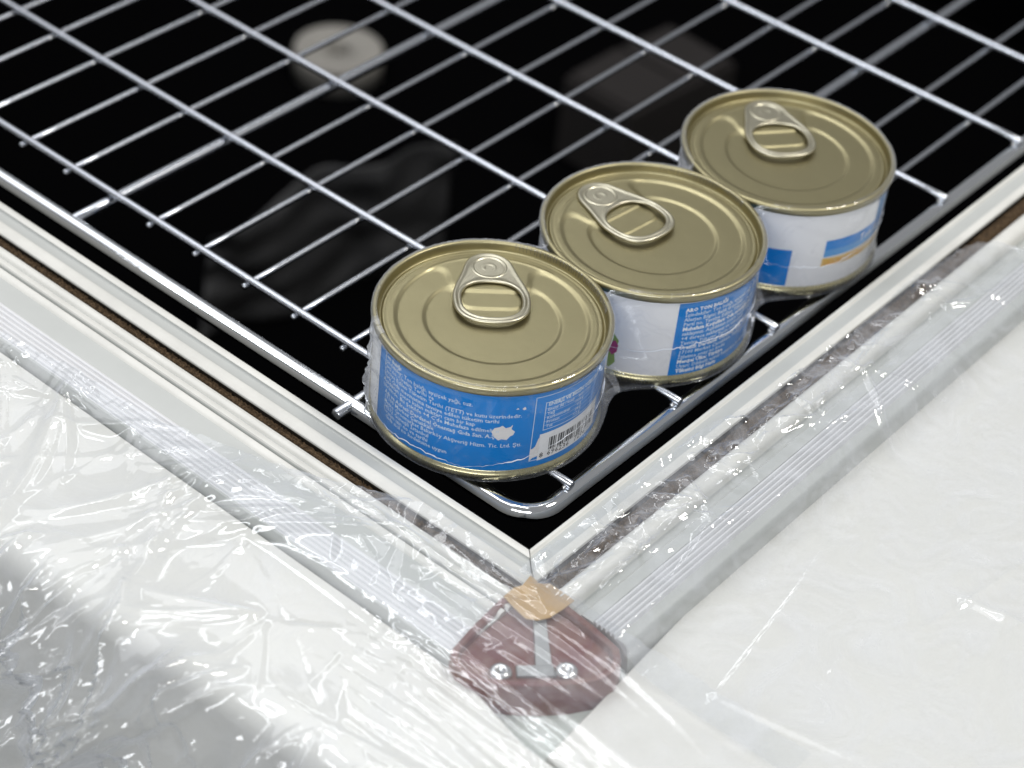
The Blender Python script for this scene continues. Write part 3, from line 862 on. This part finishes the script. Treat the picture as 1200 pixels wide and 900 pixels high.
def sheet(name, s0f, S1, v0, v1, pathf, toxyz, du, dv, dispf, m, label, cat, base):
    vv = np.arange(v0, v1, dv); N = int((S1 - 0) / du)
    V = np.zeros((len(vv), N + 1, 3))
    f = np.linspace(0, 1, N + 1)
    Q, L = pathf
    for i, v in enumerate(vv):
        s0 = s0f(v); s = s0 + (S1 - s0) * f
        a = np.interp(s, L, Q[:, 0]); z = np.interp(s, L, Q[:, 1])
        ta = np.gradient(a, s); tz = np.gradient(z, s)
        h = dispf(s, np.full_like(s, v), s0)
        h = np.maximum(h, -.3)
        a2 = a - tz * h * -1.0 * 1.0; 
        # normal of the path (outward/up)
        nx, nz = -tz, ta
        sg = np.where(nz < 0, -1, 1); sg = -1
        a2 = a + sg * nx * h; z2 = z + sg * nz * h
        V[i] = toxyz(a2, np.full_like(a2, v), z2)
    F = []
    W = N + 1
    for i in range(len(vv) - 1):
        for k in range(N): F.append([i * W + k, i * W + k + 1, (i + 1) * W + k + 1, (i + 1) * W + k])
    o = mesh_obj(name, V.reshape(-1, 3), F, m, None, True, base)
    tag(o, label, cat)
    return o

# left sheet: path runs outward (a = x, decreasing)
pl = arc_path([(4, 10.4), (-20, 10.6), (-50, 10.2), (-55, 9.4), (-62, 6.6), (-75, 5.2), (-105, 5.0), (-112, 3.5), (-117.5, -2), (-124, -26), (-166, -170)])
def edge_left(v):
    # start of the film measured from x=+4, from the picture: far from the corner it lies outside the ridges
    xs = np.interp(v, [-140, -46, -36, -20, 0, 12, 35, 60, 92, 136, 171, 300], [-9, -9, -9, -10.0, -12, -15, -27, -36.5, -45, -48.5, -53.5, -66])
    return 4 - xs + .8 * float(perlin(v / 7, .2, 21)) + .5 * float(perlin(v / 2.7, .9, 22))
R2 = np.random.default_rng(23)
U = R2.uniform
SEG_L = []
for gu, gv in ((62, 165), (60, 130), (55, 100), (58, 70), (48, 45), (40, 22), (30, 0), (72, 190), (95, 60), (90, 120), (85, 10)):
    for _ in range(4): SEG_L.append((gu + U(-3, 3), gv + U(-8, 8), U(-1.25, 1.25) + (math.pi if U(0, 1) < .25 else 0), U(40, 130), U(.8, 2.4), U(2.0, 6.0), U(0, 1) < .6))
    for _ in range(4): SEG_L.append((gu + U(-3, 3), gv + U(-6, 6), U(-1.25, 1.25), U(15, 70), U(.35, 1.2), U(.5, 1.4), U(0, 1) < .4))
for _ in range(26): SEG_L.append((U(20, 120), U(-30, 290), U(0, 6.28), U(20, 90), U(.3, 1.2), U(.6, 3.0), U(0, 1) < .5))
for _ in range(60):
    y = U(-20, 290); SEG_L.append((edge_left(y) + U(1, 16), y, math.pi / 2 * (1 if U(0, 1) < .5 else -1) + U(-.35, .35), U(10, 45), U(.4, 1.4), U(.6, 1.6), U(0, 1) < .5))
SEG_H = []
for _ in range(95): SEG_H.append((U(95, 200), U(-90, 290), U(-.75, .75), U(30, 120), U(2.5, 11), U(1.2, 6), U(0, 1) < .45))
for _ in range(55): SEG_H.append((U(110, 240), U(-90, 290), U(0, 6.28), U(20, 70), U(1.0, 3.5), U(1.2, 4), U(0, 1) < .5))
for _ in range(70): SEG_H.append((U(102, 165), U(-60, 140), U(-.9, .9), U(25, 90), U(1.5, 7), U(.8, 3.0), U(0, 1) < .5))
SEG_C = []
for _ in range(75): SEG_C.append((U(18, 150), U(-50, 25), -math.pi / 2 + U(-.10, .22), U(60, 150), U(.1, .7), U(.4, 1.6), U(0, 1) < .3))
for _ in range(25): SEG_C.append((U(15, 90), U(-60, 10), U(0, 6.28), U(10, 45), U(.2, .7), U(.4, 1.4), U(0, 1) < .3))
def disp_left(s, v, s0):
    base = 1.4 * perlin(s / 52, v / 64, 37) + .2 * perlin(s / 21, v / 26, 38)
    h = base + creases(s, v, SEG_L)
    edge = np.exp(-(s - s0) / 5.0)
    h = h * (1 - .5 * edge) + edge * (.8 + .7 * perlin(v / 3.1, s / 9, 41))
    hang = sstep(100, 128, s)
    h = h + hang * (creases(s, v, SEG_H) + 4.0 * perlin(v / 38 + s / 120, s / 75, 47) + 1.5)
    tightc = sstep(8, -32, v) * (1 - hang)
    st = creases(s, v, SEG_C) + .5 * perlin(v / 60, s / 17, 50)
    return h * (1 - tightc) + tightc * (st + .3)
sheet('film_sheet', edge_left, 265, -150, 300, pl, lambda a, v, z: np.stack([a - .066 * np.clip(v, -200, 400) * sstep(-55, -108, a), v, z], -1), 1.05, 1.05, disp_left, m_film,
      'crumpled clear plastic film over the white edge at left, hanging over the side', 'plastic film', (-60, 60, 0))

# right sheet: path runs outward (a = y, decreasing)
pr_ = arc_path([(-32, 10.2), (-50, 11.0), (-58, 11.0), (-76, 10.4), (-81, 7), (-88, 1.8), (-110, .8), (-330, .8)])
def edge_right(v):
    ys = np.interp(v, [-30, -6, 28, 77, 100, 116, 150, 175, 200, 215, 245, 262, 268, 272], [-37, -37.5, -38, -38, -40.5, -43.5, -44.5, -45.2, -44.5, -43, -45.5, -48.5, -56, -72])
    return -32 - ys + .5 * float(perlin(v / 8, .4, 61)) + .35 * float(perlin(v / 2.2, .7, 62))
SEG_R = []
for gu, gv in ((30, 22), (34, 55), (28, 90), (36, 120), (30, 160), (26, 215), (38, 235)):
    for _ in range(9): SEG_R.append((gu + U(-2, 2), gv + U(-4, 4), U(0, 6.28), U(8, 40), U(.5, 1.7), U(.35, 1.2), U(0, 1) < .3))
for _ in range(46): SEG_R.append((U(10, 62), U(-30, 250), math.pi / 2 * (1 if U(0, 1) < .5 else -1) + U(-.28, .28), U(25, 110), U(.4, 1.7), U(.5, 1.8), U(0, 1) < .4))
for _ in range(80):
    x = U(-30, 262); SEG_R.append((U(6, 22), x, U(-1.2, 1.2) + math.pi / 2, U(6, 26), U(.6, 2.4), U(.5, 1.6), U(0, 1) < .5))
for _ in range(26): SEG_R.append((U(60, 200), U(-40, 260), U(.2, 2.0), U(60, 170), U(.4, 1.5), U(1.5, 7.0), U(0, 1) < .5))
def disp_right(s, v, s0):
    flat = sstep(50, 85, s)
    h = creases(s, v, SEG_R) + .7 * perlin(s / 19, v / 40, 71) * (1 - flat) + .5 * perlin(s / 60, v / 70, 72)
    edge = np.exp(-(s - s0) / 4.0)
    h += edge * (.5 + .8 * perlin(v / 6.1, s / 7, 81))
    g = np.exp(-((s - 15) / 6.0) ** 2)
    h += g * (.9 * perlin(v / 7, s / 5, 84) - 1.4)
    return h
sheet('film_sheet', edge_right, 230, -13, 272, pr_, lambda a, v, z: np.stack([v, a, z], -1), 1.0, 1.0, disp_right, m_film2,
      'smoother clear plastic film over the brush seal and white panel at right', 'plastic film', (100, -60, 0))

# ---------------------------------------------------------------- things down in the dark well
def pos(u, v, z): return rayat(u, v, z)
c = pos(397, 55, -405)
mb = MB()
mb.add(*lathe([(10, -429), (10, -407), (11, -405.5), (33, -405), (35.5, -406), (36, -409), (36, -429.5), (.01, -429.5)], c, 64))
o = mb.build('paper_roll', m_paperroll, None, True, (c[0], c[1], -430)); tag(o, 'pale round paper roll with dark core lying in the well', 'paper roll')
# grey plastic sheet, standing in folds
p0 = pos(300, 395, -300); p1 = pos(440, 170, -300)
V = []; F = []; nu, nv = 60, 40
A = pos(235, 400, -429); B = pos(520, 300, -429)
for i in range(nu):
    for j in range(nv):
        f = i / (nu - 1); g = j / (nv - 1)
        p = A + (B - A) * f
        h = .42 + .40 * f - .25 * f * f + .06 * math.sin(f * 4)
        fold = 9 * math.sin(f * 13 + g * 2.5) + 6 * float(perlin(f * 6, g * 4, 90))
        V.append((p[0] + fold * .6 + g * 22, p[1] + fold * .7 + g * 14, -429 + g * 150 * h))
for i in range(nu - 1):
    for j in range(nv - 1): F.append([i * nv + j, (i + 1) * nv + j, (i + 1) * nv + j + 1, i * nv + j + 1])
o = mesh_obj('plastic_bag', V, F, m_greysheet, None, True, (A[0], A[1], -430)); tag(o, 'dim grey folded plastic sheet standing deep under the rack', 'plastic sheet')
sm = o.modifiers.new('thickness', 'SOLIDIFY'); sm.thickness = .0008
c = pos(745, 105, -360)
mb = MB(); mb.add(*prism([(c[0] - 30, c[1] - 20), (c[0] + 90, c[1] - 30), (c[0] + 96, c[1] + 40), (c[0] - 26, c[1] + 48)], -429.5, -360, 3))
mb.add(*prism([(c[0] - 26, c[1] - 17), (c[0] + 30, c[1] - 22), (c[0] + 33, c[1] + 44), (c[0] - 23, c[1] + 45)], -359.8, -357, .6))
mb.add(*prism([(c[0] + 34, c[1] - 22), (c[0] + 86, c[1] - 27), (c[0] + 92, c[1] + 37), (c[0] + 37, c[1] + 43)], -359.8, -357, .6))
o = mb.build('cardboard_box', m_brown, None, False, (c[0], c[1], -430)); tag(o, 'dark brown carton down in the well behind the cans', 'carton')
